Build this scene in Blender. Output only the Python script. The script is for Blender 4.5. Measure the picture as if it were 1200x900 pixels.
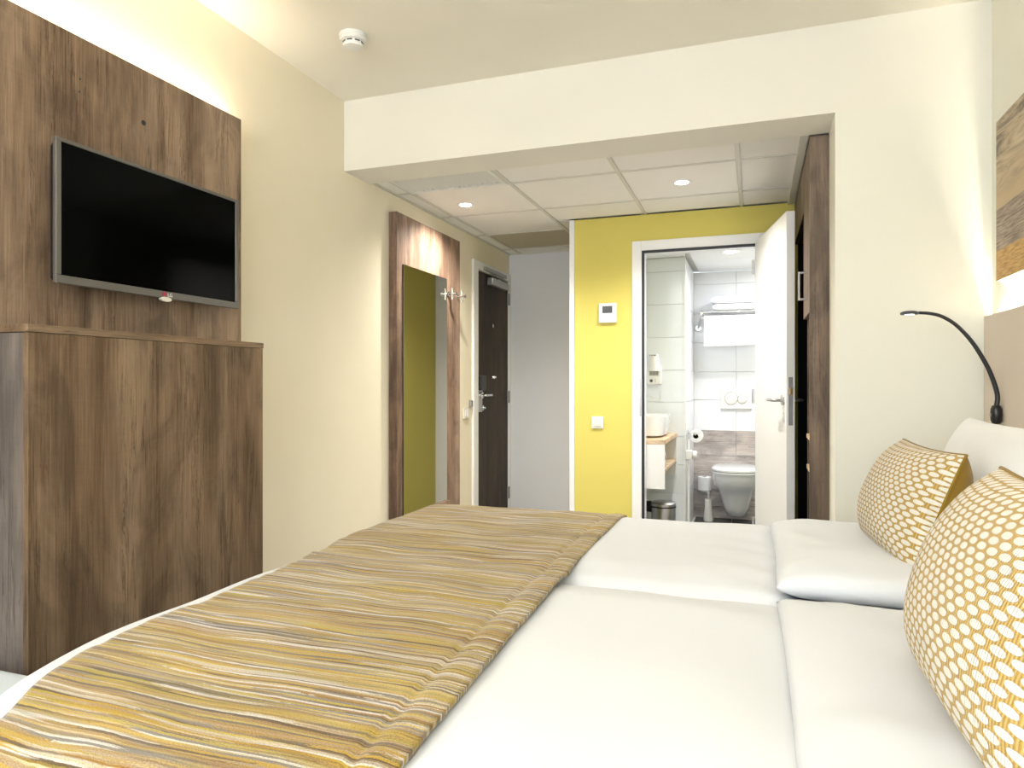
import bpy, bmesh, math, random
from mathutils import Vector, Matrix, noise
random.seed(7)
for o in list(bpy.data.objects): bpy.data.objects.remove(o)
SC = bpy.context.scene
COL = SC.collection
PI = math.pi

# ------------------------------------------------------------------ camera
cd = bpy.data.cameras.new('camera'); cam = bpy.data.objects.new('camera', cd); COL.objects.link(cam)
cam.location = (0, 0, 1.17); cam.rotation_euler = (PI/2, 0, math.radians(19.47))
cd.sensor_width = 36; cd.lens = 806/1200*36; cd.clip_start = .02
SC.camera = cam
# ------------------------------------------------------------------ world and light
w = bpy.data.worlds.new('world'); SC.world = w; w.use_nodes = True
w.node_tree.nodes['Background'].inputs[0].default_value = (.80, .90, 1, 1)
w.node_tree.nodes['Background'].inputs[1].default_value = 1.6
SC.view_settings.view_transform = 'Standard'; SC.view_settings.look = 'None'
SC.view_settings.gamma = 1; SC.view_settings.use_curve_mapping = False
SC.view_settings.exposure = 0.52

def light(name, kind, loc, rot, power, color, size=(.1, .1), spot=None, blend=.5, shape='RECTANGLE'):
    l = bpy.data.lights.new(name, kind); l.energy = power; l.color = color
    if kind == 'AREA': l.shape = shape; l.size = size[0]; l.size_y = size[1]
    elif kind == 'SPOT': l.spot_size = spot; l.spot_blend = blend; l.shadow_soft_size = size[0]
    else: l.shadow_soft_size = size[0]
    o = bpy.data.objects.new(name, l); COL.objects.link(o); o.location = loc; o.rotation_euler = rot
    return o
DAY = (.76, .88, 1); WARM = (1, .87, .70); NEUT = (1, .95, .87)
light('window_daylight', 'AREA', (-.55, -1.80, 1.62), (PI/2, 0, 0), 54, DAY, (2.5, 1.75))
light('panel_strip_light', 'AREA', (-1.965, .95, 2.19), (PI, 0, 0), 7.5, WARM, (.03, 2.5))
light('headboard_strip_light', 'AREA', (.836, 1.5, 1.385), (PI, 0, 0), 13, (1, .92, .76), (.012, 2.9))

# ------------------------------------------------------------------ materials
def newmat(name):
    m = bpy.data.materials.new(name); m.use_nodes = True
    nt = m.node_tree; return m, nt, nt.nodes['Principled BSDF']
def plain(name, col, rough=.5, metal=0, spec=.5, bump=0, bscale=60, emit=None, es=0, sheen=0, coat=0):
    m, nt, b = newmat(name)
    b.inputs['Base Color'].default_value = (*col, 1); b.inputs['Roughness'].default_value = rough
    b.inputs['Metallic'].default_value = metal; b.inputs['Specular IOR Level'].default_value = spec
    b.inputs['Sheen Weight'].default_value = sheen; b.inputs['Coat Weight'].default_value = coat
    if emit: b.inputs['Emission Color'].default_value = (*emit, 1); b.inputs['Emission Strength'].default_value = es
    n = nt.nodes.new('ShaderNodeTexNoise'); tc = nt.nodes.new('ShaderNodeTexCoord'); n.inputs['Scale'].default_value = bscale
    n.inputs['Detail'].default_value = 4
    nt.links.new(tc.outputs['Object'], n.inputs['Vector'])
    if bump:
        bp = nt.nodes.new('ShaderNodeBump'); bp.inputs['Strength'].default_value = bump; bp.inputs['Distance'].default_value = .002
        nt.links.new(n.outputs['Fac'], bp.inputs['Height']); nt.links.new(bp.outputs['Normal'], b.inputs['Normal'])
    # faint variation of the pigment itself
    mx = nt.nodes.new('ShaderNodeMix'); mx.data_type = 'RGBA'
    n2 = nt.nodes.new('ShaderNodeTexNoise'); n2.inputs['Scale'].default_value = 3
    nt.links.new(tc.outputs['Object'], n2.inputs['Vector'])
    mx.inputs[6].default_value = (*[c*.97 for c in col], 1); mx.inputs[7].default_value = (*[min(1, c*1.03) for c in col], 1)
    nt.links.new(n2.outputs['Fac'], mx.inputs[0]); nt.links.new(mx.outputs[2], b.inputs['Base Color'])
    return m
def mapping(nt, scale, src='Object', loc=(0, 0, 0)):
    tc = nt.nodes.new('ShaderNodeTexCoord'); mp = nt.nodes.new('ShaderNodeMapping')
    mp.inputs['Scale'].default_value = scale; mp.inputs['Location'].default_value = loc
    nt.links.new(tc.outputs[src], mp.inputs['Vector']); return mp.outputs['Vector']
def noisetex(nt, vec, scale=1, detail=4, rough=.5, dist=0):
    n = nt.nodes.new('ShaderNodeTexNoise'); n.inputs['Scale'].default_value = scale; n.inputs['Detail'].default_value = detail
    n.inputs['Roughness'].default_value = rough; n.inputs['Distortion'].default_value = dist
    nt.links.new(vec, n.inputs['Vector']); return n.outputs['Fac']
def ramp(nt, fac, stops, interp='LINEAR'):
    r = nt.nodes.new('ShaderNodeValToRGB'); cr = r.color_ramp; cr.interpolation = interp
    while len(cr.elements) < len(stops): cr.elements.new(.5)
    for e, (p, c) in zip(cr.elements, stops): e.position = p; e.color = (*c, 1)
    nt.links.new(fac, r.inputs['Fac']); return r.outputs['Color']
def mix(nt, fac, a, b, mode='MIX'):
    m = nt.nodes.new('ShaderNodeMix'); m.data_type = 'RGBA'; m.blend_type = mode
    for s, i in ((fac, 0), (a, 6), (b, 7)):
        if isinstance(s, (int, float)): m.inputs[i].default_value = s
        elif isinstance(s, tuple): m.inputs[i].default_value = (*s, 1)
        else: nt.links.new(s, m.inputs[i])
    return m.outputs[2]
def math_(nt, op, a, b=None, c=None):
    m = nt.nodes.new('ShaderNodeMath'); m.operation = op
    for i, s in enumerate((a, b, c)):
        if s is None: continue
        if isinstance(s, (int, float)): m.inputs[i].default_value = s
        else: nt.links.new(s, m.inputs[i])
    return m.outputs[0]

def wood(name, dark, mid, light_, rough=.55, along='Z', seed=0., fine=1.):
    """laminate with vertical (or lengthwise) oak grain"""
    m, nt, b = newmat(name)
    k = {'Z': ((1, 1, 0), 2), 'X': ((0, 1, 1), 0), 'Y': ((1, 0, 1), 1)}[along]
    def sc(w_, l_): return tuple(l_ if i == k[1] else w_ for i in range(3))
    L = (seed, seed*1.7, seed*.6)
    wobble = noisetex(nt, mapping(nt, sc(9, 1.1), loc=L), 1, 3, .55, 1.2)
    broad = noisetex(nt, mapping(nt, sc(5.5, .35), loc=L), 1, 2, .5, .4)
    grain = noisetex(nt, mapping(nt, sc(70, 2.4), loc=L), 1, 6, .68, 1.6)
    fib = noisetex(nt, mapping(nt, sc(240, 7), loc=L), 1, 3, .6)
    cross = noisetex(nt, mapping(nt, sc(16, 220), loc=L), 1, 2, .5)
    v = math_(nt, 'MULTIPLY_ADD', broad, .9, math_(nt, 'MULTIPLY', wobble, .75))
    v = math_(nt, 'MULTIPLY_ADD', grain, .62*fine, v)
    v = math_(nt, 'MULTIPLY_ADD', fib, .34*fine, v)
    v = math_(nt, 'MULTIPLY_ADD', cross, .06*fine, v)
    v = math_(nt, 'MULTIPLY', v, 1/(1.65+1.02*fine))
    col = ramp(nt, v, [(.40, dark), (.50, mid), (.60, light_)])
    mot = noisetex(nt, mapping(nt, sc(6.5, 3.0), loc=(seed+2, 1, seed)), 1, 5, .6, 1.0)
    col = mix(nt, .75, col, ramp(nt, mot, [(.38, (.66, .66, .67)), (.5, (1, 1, 1)), (.62, (1.18, 1.16, 1.12))]), 'MULTIPLY')
    # thin dark checks along the grain
    chk = noisetex(nt, mapping(nt, sc(34, 1.3), loc=(3+seed, 5, 1)), 1, 5, .7, .9)
    line = ramp(nt, chk, [(.475, (1, 1, 1)), (.496, (.34, .30, .27)), (.504, (.34, .30, .27)), (.525, (1, 1, 1))])
    msk = ramp(nt, noisetex(nt, mapping(nt, sc(13, 2.2), loc=(9, seed, 4)), 1, 2), [(.46, (0, 0, 0)), (.60, (1, 1, 1))])
    col = mix(nt, msk, col, mix(nt, .8, col, line, 'MULTIPLY'))
    nt.links.new(col, b.inputs['Base Color']); b.inputs['Roughness'].default_value = rough
    b.inputs['Specular IOR Level'].default_value = .3
    bp = nt.nodes.new('ShaderNodeBump'); bp.inputs['Strength'].default_value = .25; bp.inputs['Distance'].default_value = .001
    nt.links.new(grain, bp.inputs['Height']); nt.links.new(bp.outputs['Normal'], b.inputs['Normal'])
    return m

M = {}
M['cream'] = plain('cream_paint', (.87, .80, .625), .8, spec=.2, bump=.12, bscale=220)
M['beam'] = plain('pale_cream_paint', (.83, .805, .73), .8, spec=.2, bump=.12, bscale=220)
M['lemon'] = plain('pale_lemon_paint', (.83, .82, .735), .8, spec=.2, bump=.12, bscale=220)
M['ceil'] = plain('ceiling_paint', (.88, .845, .745), .85, spec=.15, bump=.1, bscale=220)
M['greywall'] = plain('cool_grey_paint', (.80, .80, .83), .8, spec=.2, bump=.1, bscale=220)
M['lime'] = plain('mustard_lime_paint', (.69, .60, .15), .7, spec=.25, bump=.12, bscale=220)
M['white'] = plain('white_lacquer', (.86, .86, .85), .35, spec=.4)
M['tilepanel'] = plain('ceiling_tile_white', (.90, .88, .84), .9, spec=.1, bump=.2, bscale=300)
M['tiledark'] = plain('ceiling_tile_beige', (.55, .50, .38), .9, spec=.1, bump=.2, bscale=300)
M['tbar'] = plain('ceiling_grid_metal', (.68, .66, .60), .5)
M['plastic'] = plain('white_plastic', (.84, .83, .80), .35)
M['cream_plastic'] = plain('cream_plastic', (.80, .76, .66), .35)
M['black'] = plain('black_plastic', (.012, .012, .013), .35)
M['blackint'] = plain('black_laminate', (.010, .010, .011), .6, spec=.15)
M['rubber'] = plain('black_seal', (.02, .02, .024), .5)
M['screen'] = plain('tv_glass', (.001, .0012, .001), .10, spec=.05)
M['silver'] = plain('brushed_silver', (.42, .41, .40), .32, metal=.85)
M['tvframe'] = plain('gunmetal_bezel', (.17, .16, .145), .4, metal=.5)
M['chrome'] = plain('chrome', (.75, .75, .76), .12, metal=1)
M['steel'] = plain('brushed_steel', (.55, .54, .53), .28, metal=1)
M['dgrey'] = plain('dark_grey', (.08, .085, .10), .4)
M['mgrey'] = plain('mid_grey', (.30, .30, .31), .45)
M['ceramic'] = plain('white_ceramic', (.86, .87, .88), .12, spec=.6, coat=.3)
M['towel'] = plain('white_towel', (.88, .88, .88), .95, spec=.05, bump=.8, bscale=380, sheen=.3)
M['duvet'] = plain('white_cotton', (.725, .742, .78), .85, spec=.15, bump=.25, bscale=26, sheen=.1)
M['pillow'] = plain('white_pillowcase', (.82, .83, .85), .85, spec=.15, bump=.3, bscale=40, sheen=.1)
M['floortile'] = plain('dark_grey_tile', (.075, .078, .082), .4, bump=.2)
M['tile_white'] = plain('white_wall_tile', (.84, .84, .86), .25, spec=.5)
M['tile_blue'] = plain('cool_white_wall_tile', (.84, .875, .90), .25, spec=.5)
M['grout'] = plain('pale_grout', (.76, .76, .76), .9)
M['carpet'] = plain('beige_carpet', (.44, .43, .42), .95, bump=.9, bscale=400)
M['boxspring'] = plain('grey_upholstery', (.30, .28, .26), .9, bump=.5, bscale=300)
M['headboard'] = plain('beige_laminate', (.74, .65, .56), .6, spec=.25, bump=.1, bscale=120)
M['stool'] = plain('pale_blue_grey_fabric', (.62, .68, .74), .9, bump=.8, bscale=150)
M['led'] = plain('warm_led', (1, .9, .7), .5, emit=(1, .86, .62), es=7)
M['spotlens'] = plain('downlight_lens', (1, 1, 1), .5, emit=(1, .97, .92), es=22)
M['readlens'] = plain('reading_lens', (1, 1, 1), .5, emit=(1, .96, .86), es=5)
M['wood_panel'] = wood('oak_laminate_tan', (.105, .066, .040), (.235, .158, .100), (.37, .265, .18), seed=1.3)
M['wood_cab'] = wood('oak_laminate_brown', (.090, .055, .030), (.190, .124, .072), (.29, .205, .13), seed=4.1)
M['wood_shaded'] = wood('oak_laminate_shaded', (.075, .062, .054), (.135, .113, .10), (.20, .17, .15), seed=6.)  # cabinet oak darkened and greyed: side-face shade put into the colour
M['wood_mirror'] = wood('oak_laminate_rosy', (.16, .10, .07), (.31, .205, .145), (.44, .32, .24), seed=2.2)
M['wood_ward'] = wood('oak_laminate_grey', (.10, .070, .05), (.185, .132, .095), (.28, .21, .16), seed=8.3)
M['wood_door'] = wood('walnut_laminate_dark', (.022, .014, .009), (.047, .030, .020), (.078, .052, .034), seed=5.5)
M['wood_light'] = wood('light_oak', (.45, .31, .18), (.60, .44, .28), (.72, .57, .40), along='X', seed=3.3, fine=.5)
M['wood_tile'] = wood('grey_plank_tile', (.36, .31, .29), (.54, .485, .46), (.66, .62, .60), along='X', seed=7.1)

def glass_pane():
    m, nt, b = newmat('window_glass'); nt.nodes.remove(b)
    out = nt.nodes['Material Output']; t = nt.nodes.new('ShaderNodeBsdfTransparent'); g = nt.nodes.new('ShaderNodeBsdfGlossy')
    g.inputs['Roughness'].default_value = .02; x = nt.nodes.new('ShaderNodeMixShader'); x.inputs[0].default_value = .06
    nt.links.new(t.outputs[0], x.inputs[1]); nt.links.new(g.outputs[0], x.inputs[2]); nt.links.new(x.outputs[0], out.inputs['Surface'])
    return m
M['glass'] = glass_pane()
def mirror_mat():
    m, nt, b = newmat('mirror_glass')
    b.inputs['Base Color'].default_value = (.80, .82, .78, 1); b.inputs['Metallic'].default_value = 1; b.inputs['Roughness'].default_value = .02
    return m
M['mirror'] = mirror_mat()

def cushion_mat():
    """honeycomb weave: white ovals in offset rows between mustard ladder threads"""
    m, nt, b = newmat('mustard_honeycomb_weave')
    tc = nt.nodes.new('ShaderNodeTexCoord'); sp = nt.nodes.new('ShaderNodeSeparateXYZ')
    wn = nt.nodes.new('ShaderNodeTexNoise'); wn.inputs['Scale'].default_value = 14; wn.inputs['Detail'].default_value = 2
    nt.links.new(tc.outputs['UV'], wn.inputs['Vector'])
    va = nt.nodes.new('ShaderNodeVectorMath'); va.operation = 'MULTIPLY_ADD'; va.inputs[1].default_value = (.006, .006, 0)
    nt.links.new(wn.outputs['Color'], va.inputs[0]); nt.links.new(tc.outputs['UV'], va.inputs[2])
    nt.links.new(va.outputs[0], sp.inputs[0])
    U = math_(nt, 'DIVIDE', sp.outputs[0], .0262); V = math_(nt, 'DIVIDE', sp.outputs[1], .0142)
    row = math_(nt, 'FLOOR', V)
    sh = math_(nt, 'MULTIPLY', math_(nt, 'MODULO', math_(nt, 'ABSOLUTE', row), 2), .5)
    fu = math_(nt, 'SUBTRACT', math_(nt, 'FRACT', math_(nt, 'ADD', U, sh)), .5)
    fv = math_(nt, 'SUBTRACT', math_(nt, 'FRACT', V), .5)
    r = math_(nt, 'SQRT', math_(nt, 'ADD', math_(nt, 'POWER', math_(nt, 'ABSOLUTE', math_(nt, 'DIVIDE', fu, .395)), 2.4),
                                math_(nt, 'POWER', math_(nt, 'ABSOLUTE', math_(nt, 'DIVIDE', fv, .46)), 2.2)))
    oval = ramp(nt, r, [(.0, (1, 1, 1)), (.86, (1, 1, 1)), (1., (0, 0, 0))])
    st = nt.nodes.new('ShaderNodeMath'); st.operation = 'SINE'; nt.links.new(math_(nt, 'MULTIPLY', U, PI*2*7), st.inputs[0])
    lad = ramp(nt, math_(nt, 'MULTIPLY_ADD', st.outputs[0], .5, .5), [(.25, (.38, .205, .02)), (.8, (.62, .45, .20))])
    fine = noisetex(nt, mapping(nt, (500, 900, 1), 'UV'), 1, 2)
    lad = mix(nt, .5, lad, ramp(nt, fine, [(.35, (.42, .25, .035)), (.65, (.60, .43, .16))]))
    col = mix(nt, oval, lad, (.78, .75, .68))
    nt.links.new(col, b.inputs['Base Color']); b.inputs['Roughness'].default_value = .95; b.inputs['Specular IOR Level'].default_value = .1
    b.inputs['Sheen Weight'].default_value = .2
    hh = math_(nt, 'ADD', math_(nt, 'MULTIPLY', oval, 1.), math_(nt, 'MULTIPLY', st.outputs[0], .25))
    hh = math_(nt, 'MULTIPLY_ADD', fine, .4, hh)
    bp = nt.nodes.new('ShaderNodeBump'); bp.inputs['Strength'].default_value = .7; bp.inputs['Distance'].default_value = .003
    nt.links.new(hh, bp.inputs['Height']); nt.links.new(bp.outputs['Normal'], b.inputs['Normal'])
    return m
M['weave'] = cushion_mat()
M['mustard'] = plain('mustard_brown_fabric', (.30, .175, .02), .9, spec=.1, bump=.8, bscale=600, sheen=.2)

def runner_mat():
    m, nt, b = newmat('striped_chenille')
    wv = nt.nodes.new('ShaderNodeTexNoise'); wv.inputs['Scale'].default_value = 3.5; wv.inputs['Detail'].default_value = 2
    tc = nt.nodes.new('ShaderNodeTexCoord'); nt.links.new(tc.outputs['UV'], wv.inputs['Vector'])
    va = nt.nodes.new('ShaderNodeVectorMath'); va.operation = 'MULTIPLY_ADD'; va.inputs[1].default_value = (0, .010, 0)
    nt.links.new(wv.outputs['Color'], va.inputs[0]); nt.links.new(tc.outputs['UV'], va.inputs[2])
    def mp(s, l=(0, 0, 0)):
        n = nt.nodes.new('ShaderNodeMapping'); n.inputs['Scale'].default_value = s; n.inputs['Location'].default_value = l
        nt.links.new(va.outputs[0], n.inputs['Vector']); return n.outputs[0]
    sep0 = nt.nodes.new('ShaderNodeSeparateXYZ'); nt.links.new(va.outputs[0], sep0.inputs[0])
    fuzz = noisetex(nt, mp((60, 700, 1)), 1, 3, .7)
    cmb = nt.nodes.new('ShaderNodeCombineXYZ'); nt.links.new(math_(nt, 'MULTIPLY_ADD', fuzz, .22, sep0.outputs[0]), cmb.inputs[0])
    nt.links.new(math_(nt, 'MULTIPLY_ADD', noisetex(nt, mp((45, 160, 1)), 1, 2), .0030, sep0.outputs[1]), cmb.inputs[1])
    sep = nt.nodes.new('ShaderNodeSeparateXYZ'); nt.links.new(cmb.outputs[0], sep.inputs[0])
    pal = [(.62,.59,.55), (.07,.042,.025), (.42,.26,.02), (.34,.23,.12), (.60,.57,.55), (.26,.13,.02), (.36,.28,.03), (.19,.175,.17),
           (.38,.28,.17), (.43,.27,.025), (.11,.075,.05), (.50,.36,.08), (.30,.19,.05), (.40,.31,.05)]
    def yarn(pitch, seglen, seed):
        row = math_(nt, 'FLOOR', math_(nt, 'MULTIPLY_ADD', sep.outputs[1], 1/pitch, seed))
        wn = nt.nodes.new('ShaderNodeTexWhiteNoise'); wn.noise_dimensions = '1D'; nt.links.new(row, wn.inputs['W'])
        seg = math_(nt, 'FLOOR', math_(nt, 'ADD', math_(nt, 'MULTIPLY', sep.outputs[0], 1/seglen), math_(nt, 'MULTIPLY', wn.outputs[0], 7)))
        wn2 = nt.nodes.new('ShaderNodeTexWhiteNoise'); wn2.noise_dimensions = '2D'
        cb2 = nt.nodes.new('ShaderNodeCombineXYZ'); nt.links.new(row, cb2.inputs[0]); nt.links.new(seg, cb2.inputs[1]); nt.links.new(cb2.outputs[0], wn2.inputs['Vector'])
        return ramp(nt, wn2.outputs[0], [(k/len(pal), c) for k, c in enumerate(pal)], 'CONSTANT')
    a = noisetex(nt, mp((2.4, 95, 1)), 1, 1, .5)
    band = noisetex(nt, mp((1.1, 26, 1), (1, 4, 0)), 1, 2, .5)
    tone = ramp(nt, band, [(.36, (.33, .19, .045)), (.46, (.50, .36, .07)), (.52, (.62, .57, .50)), (.58, (.42, .27, .06)), (.66, (.56, .50, .44))])
    col = mix(nt, .45, yarn(.0062, .42, 3), yarn(.0030, .20, 11))
    sel = ramp(nt, a, [(.46, (0, 0, 0)), (.54, (1, 1, 1))])
    col = mix(nt, sel, col, yarn(.0047, .33, 29))
    col = mix(nt, .12, col, tone)
    # pile speckle
    sp = noisetex(nt, mp((420, 650, 1)), 1, 2)
    col = mix(nt, .6, col, ramp(nt, sp, [(.36, (.45, .43, .40)), (.64, (1.25, 1.25, 1.2))]), 'MULTIPLY')
    nt.links.new(col, b.inputs['Base Color']); b.inputs['Roughness'].default_value = .95; b.inputs['Specular IOR Level'].default_value = .08
    b.inputs['Sheen Weight'].default_value = .25
    bp = nt.nodes.new('ShaderNodeBump'); bp.inputs['Strength'].default_value = .8; bp.inputs['Distance'].default_value = .003
    nt.links.new(math_(nt, 'MULTIPLY_ADD', sp, .3, a), bp.inputs['Height']); nt.links.new(bp.outputs['Normal'], b.inputs['Normal'])
    return m
M['runner'] = runner_mat()

def art_mat():
    """printed beach view: tan sky with streaked cloud, grey wet sand, orange foreshore. u along the wall, v up"""
    m, nt, b = newmat('beach_print')
    uv = mapping(nt, (1, 1, 1), 'UV'); sp = nt.nodes.new('ShaderNodeSeparateXYZ'); nt.links.new(uv, sp.inputs[0])
    v = sp.outputs[1]
    wob = noisetex(nt, mapping(nt, (4, 3, 1), 'UV'), 1, 3)
    vv = math_(nt, 'MULTIPLY_ADD', wob, .03, v)
    cl = noisetex(nt, mapping(nt, (2.2, 7, 1), 'UV', (2, .4, 0)), 1, 7, .65, 1.6)
    sky = ramp(nt, cl, [(.40, (.17, .135, .11)), (.50, (.45, .35, .23)), (.62, (.60, .50, .36))])
    skylow = mix(nt, ramp(nt, vv, [(.50, (1, 1, 1)), (.74, (0, 0, 0))]), sky, (.55, .42, .26))
    gs = ramp(nt, noisetex(nt, mapping(nt, (8, 70, 1), 'UV'), 1, 6, .7), [(.38, (.17, .125, .10)), (.6, (.48, .38, .30))])
    og = ramp(nt, noisetex(nt, mapping(nt, (16, 90, 1), 'UV'), 1, 5, .7), [(.35, (.38, .20, .05)), (.62, (.72, .46, .17))])
    k1 = ramp(nt, vv, [(.195, (0, 0, 0)), (.205, (1, 1, 1))]); k2 = ramp(nt, vv, [(.455, (0, 0, 0)), (.465, (1, 1, 1))])
    col = mix(nt, k2, mix(nt, k1, og, gs), skylow)
    nt.links.new(col, b.inputs['Base Color']); b.inputs['Roughness'].default_value = .6
    return m
M['art'] = art_mat()

# ------------------------------------------------------------------ mesh helpers
def BM(): return bmesh.new()
def box(bm, x0, x1, y0, y1, z0, z1):
    v = [bm.verts.new(p) for p in ((x0,y0,z0),(x1,y0,z0),(x1,y1,z0),(x0,y1,z0),(x0,y0,z1),(x1,y0,z1),(x1,y1,z1),(x0,y1,z1))]
    for f in ((0,3,2,1),(4,5,6,7),(0,1,5,4),(1,2,6,5),(2,3,7,6),(3,0,4,7)): bm.faces.new([v[i] for i in f])
    return bm
def bx(*a): return box(BM(), *a)
def tube(bm, pts, r, n=12, cap=True):
    pts = [Vector(p) for p in pts]; rings = []
    rs = r if isinstance(r, (list, tuple)) else [r]*len(pts)
    t0 = (pts[1]-pts[0]).normalized(); up = Vector((0,0,1)) if abs(t0.z) < .9 else Vector((1,0,0))
    nrm = t0.cross(up).normalized()
    for i, p in enumerate(pts):
        t = (pts[min(i+1,len(pts)-1)]-pts[max(i-1,0)]).normalized()
        nrm = (nrm - t*nrm.dot(t)).normalized(); b = t.cross(nrm)
        rings.append([bm.verts.new(p + (nrm*math.cos(2*PI*k/n)+b*math.sin(2*PI*k/n))*rs[i]) for k in range(n)])
    for a, c in zip(rings, rings[1:]):
        for k in range(n): bm.faces.new((a[k], a[(k+1)%n], c[(k+1)%n], c[k]))
    if cap: bm.faces.new(rings[0][::-1]); bm.faces.new(rings[-1])
    return bm
def lathe(bm, prof, c, axis='Z', n=28):
    """prof = [(r, h)...] about an axis through c"""
    rings = []
    for r, h in prof:
        ring = []
        for k in range(n):
            a = 2*PI*k/n; x, y = r*math.cos(a), r*math.sin(a)
            p = {'Z': (x, y, h), 'X': (h, x, y), 'Y': (y, h, x)}[axis]
            ring.append(bm.verts.new(Vector(c)+Vector(p)))
        rings.append(ring)
    for a, b2 in zip(rings, rings[1:]):
        for k in range(n): bm.faces.new((a[k], a[(k+1)%n], b2[(k+1)%n], b2[k]))
    if prof[0][0] > 1e-5: bm.faces.new(rings[0][::-1])
    if prof[-1][0] > 1e-5: bm.faces.new(rings[-1])
    bmesh.ops.remove_doubles(bm, verts=bm.verts, dist=1e-6)
    return bm
def spline(pts, n=8):
    P = [Vector(p) for p in pts]; out = []
    for i in range(len(P)-1):
        a = P[max(i-1,0)]; b = P[i]; c = P[i+1]; d = P[min(i+2,len(P)-1)]
        for k in range(n):
            t = k/n
            out.append(.5*((2*b)+(c-a)*t+(2*a-5*b+4*c-d)*t*t+(3*b-a-3*c+d)*t**3))
    return out+[P[-1]]

def obj(name, bm, m, parent=None, bev=0, smooth=None, kind=None, label=None, seg=2):
    loc = Vector((0,0,0)); p = parent
    while p is not None: loc += Vector(p.location); p = p.parent
    bmesh.ops.recalc_face_normals(bm, faces=bm.faces)
    me = bpy.data.meshes.new(name); bm.to_mesh(me); bm.free()
    if parent is None:                                   # a one-mesh thing: origin at the middle of its base
        cs = [v.co for v in me.vertices]; lo = [min(c[i] for c in cs) for i in range(3)]; hi = [max(c[i] for c in cs) for i in range(3)]
        loc = Vector(((lo[0]+hi[0])/2, (lo[1]+hi[1])/2, lo[2]))
    me.transform(Matrix.Translation(-loc))
    o = bpy.data.objects.new(name, me); COL.objects.link(o)
    if parent is None: o.location = loc
    else: o.parent = parent
    if m: me.materials.append(M[m] if isinstance(m, str) else m)
    if smooth is not None:
        for f in me.polygons: f.use_smooth = True
        if smooth: me.set_sharp_from_angle(angle=math.radians(smooth))
    if bev:
        md = o.modifiers.new('bevel', 'BEVEL'); md.width = bev; md.segments = seg; md.limit_method = 'ANGLE'
    if kind: o['kind'] = kind
    if label: o['label'] = label
    return o
def struct(name, bm, m, parent=None, **k):
    if parent is None:
        return obj(name, bm, m, None, kind='structure', **k)
    return obj(name, bm, m, parent, **k)
def tag(o, label, cat, group=None):
    o['label'] = label; o['category'] = cat
    if group: o['group'] = group
    return o
def thing(name, label, cat, loc, group=None):
    o = bpy.data.objects.new(name, None); COL.objects.link(o); o.location = loc; o.empty_display_size = .1
    return tag(o, label, cat, group)
def sroot(name, loc):
    o = bpy.data.objects.new(name, None); COL.objects.link(o); o.location = loc; o['kind'] = 'structure'; return o

# ------------------------------------------------------------------ the room
XL, XR = -2.0, .845
ZC, ZH, ZB = 2.629, 2.281, 2.148          # bedroom, hall and bathroom ceilings
YB, YB2 = 3.058, 3.30                     # beam front and back
YW, YW2 = 4.543, 4.655                    # bathroom wall
YE = 5.583                                # hall end
YF = -1.6
struct('floor', bx(-2.12, .97, -1.72, YW2, -.1, 0), 'carpet')
struct('floor_hall', bx(-2.12, -1.19, YW2, YE+.1, -.1, 0), 'carpet')
struct('ceiling', bx(-2.12, .97, -1.72, YB2+.02, ZC, ZC+.1), 'ceil')
# left wall with the entrance doorway
b = BM(); box(b, -2.12, XL, -1.72, 4.80, 0, ZC); box(b, -2.12, XL, 4.80, YE+.12, 2.07, ZC); 
struct('wall_left', b, 'cream')
struct('wall_right', bx(XR, .97, -1.72, YW2, 0, ZC), 'lemon')
# wall with the window behind the camera
wx0, wx1, wz0, wz1 = -1.75, .6, .75, 2.45
b = BM(); box(b, XL, wx0, -1.72, YF, 0, ZC); box(b, wx1, XR, -1.72, YF, 0, ZC); box(b, wx0, wx1, -1.72, YF, 0, wz0); box(b, wx0, wx1, -1.72, YF, wz1, ZC)
struct('wall_window', b, 'beam')
wn = sroot('window_1', (0, -1.66, wz0))
b = BM(); box(b, wx0, wx1, -1.70, -1.63, wz0, wz0+.06); box(b, wx0, wx1, -1.70, -1.63, wz1-.06, wz1)
for x in (wx0, (wx0+wx1)/2-.03, wx1-.06): box(b, x, x+.06, -1.70, -1.63, wz0+.06, wz1-.06)
obj('window_frame', b, 'white', wn); obj('pane', bx(wx0+.06, wx1-.06, -1.668, -1.662, wz0+.06, wz1-.06), 'glass', wn)
obj('window_sill', bx(wx0-.03, wx1+.03, -1.63, -1.52, wz0-.03, wz0), 'white', wn)
# beam and the wall piece right of the opening
struct('wall_beam', bx(XL, XR, YB, YB2, 2.268, ZC), 'beam')
struct('wall_partition', bx(.305, XR, YB, YB2-.01, 0, 2.268), 'lemon')
# hall end wall, bathroom wall
struct('wall_hall_end', bx(XL, -1.18, YE, YE+.12, 0, ZH+.1), 'greywall')
ox0, ox1, oz = -.702, .03, 2.045
b = BM(); box(b, -1.18, ox0, YW, YW2, 0, ZH); box(b, ox1, XR, YW, YW2, 0, ZH); box(b, ox0, ox1, YW, YW2, oz, ZH)
struct('wall_bathroom', b, 'lime')
struct('wall_hall_side', bx(-1.18, -1.10, YW2, YE, 0, ZH), 'lime')
struct('trim_1', bx(-1.190, -1.156, YW-.008, YW+.02, 0, ZH), 'white', bev=.002)
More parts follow.
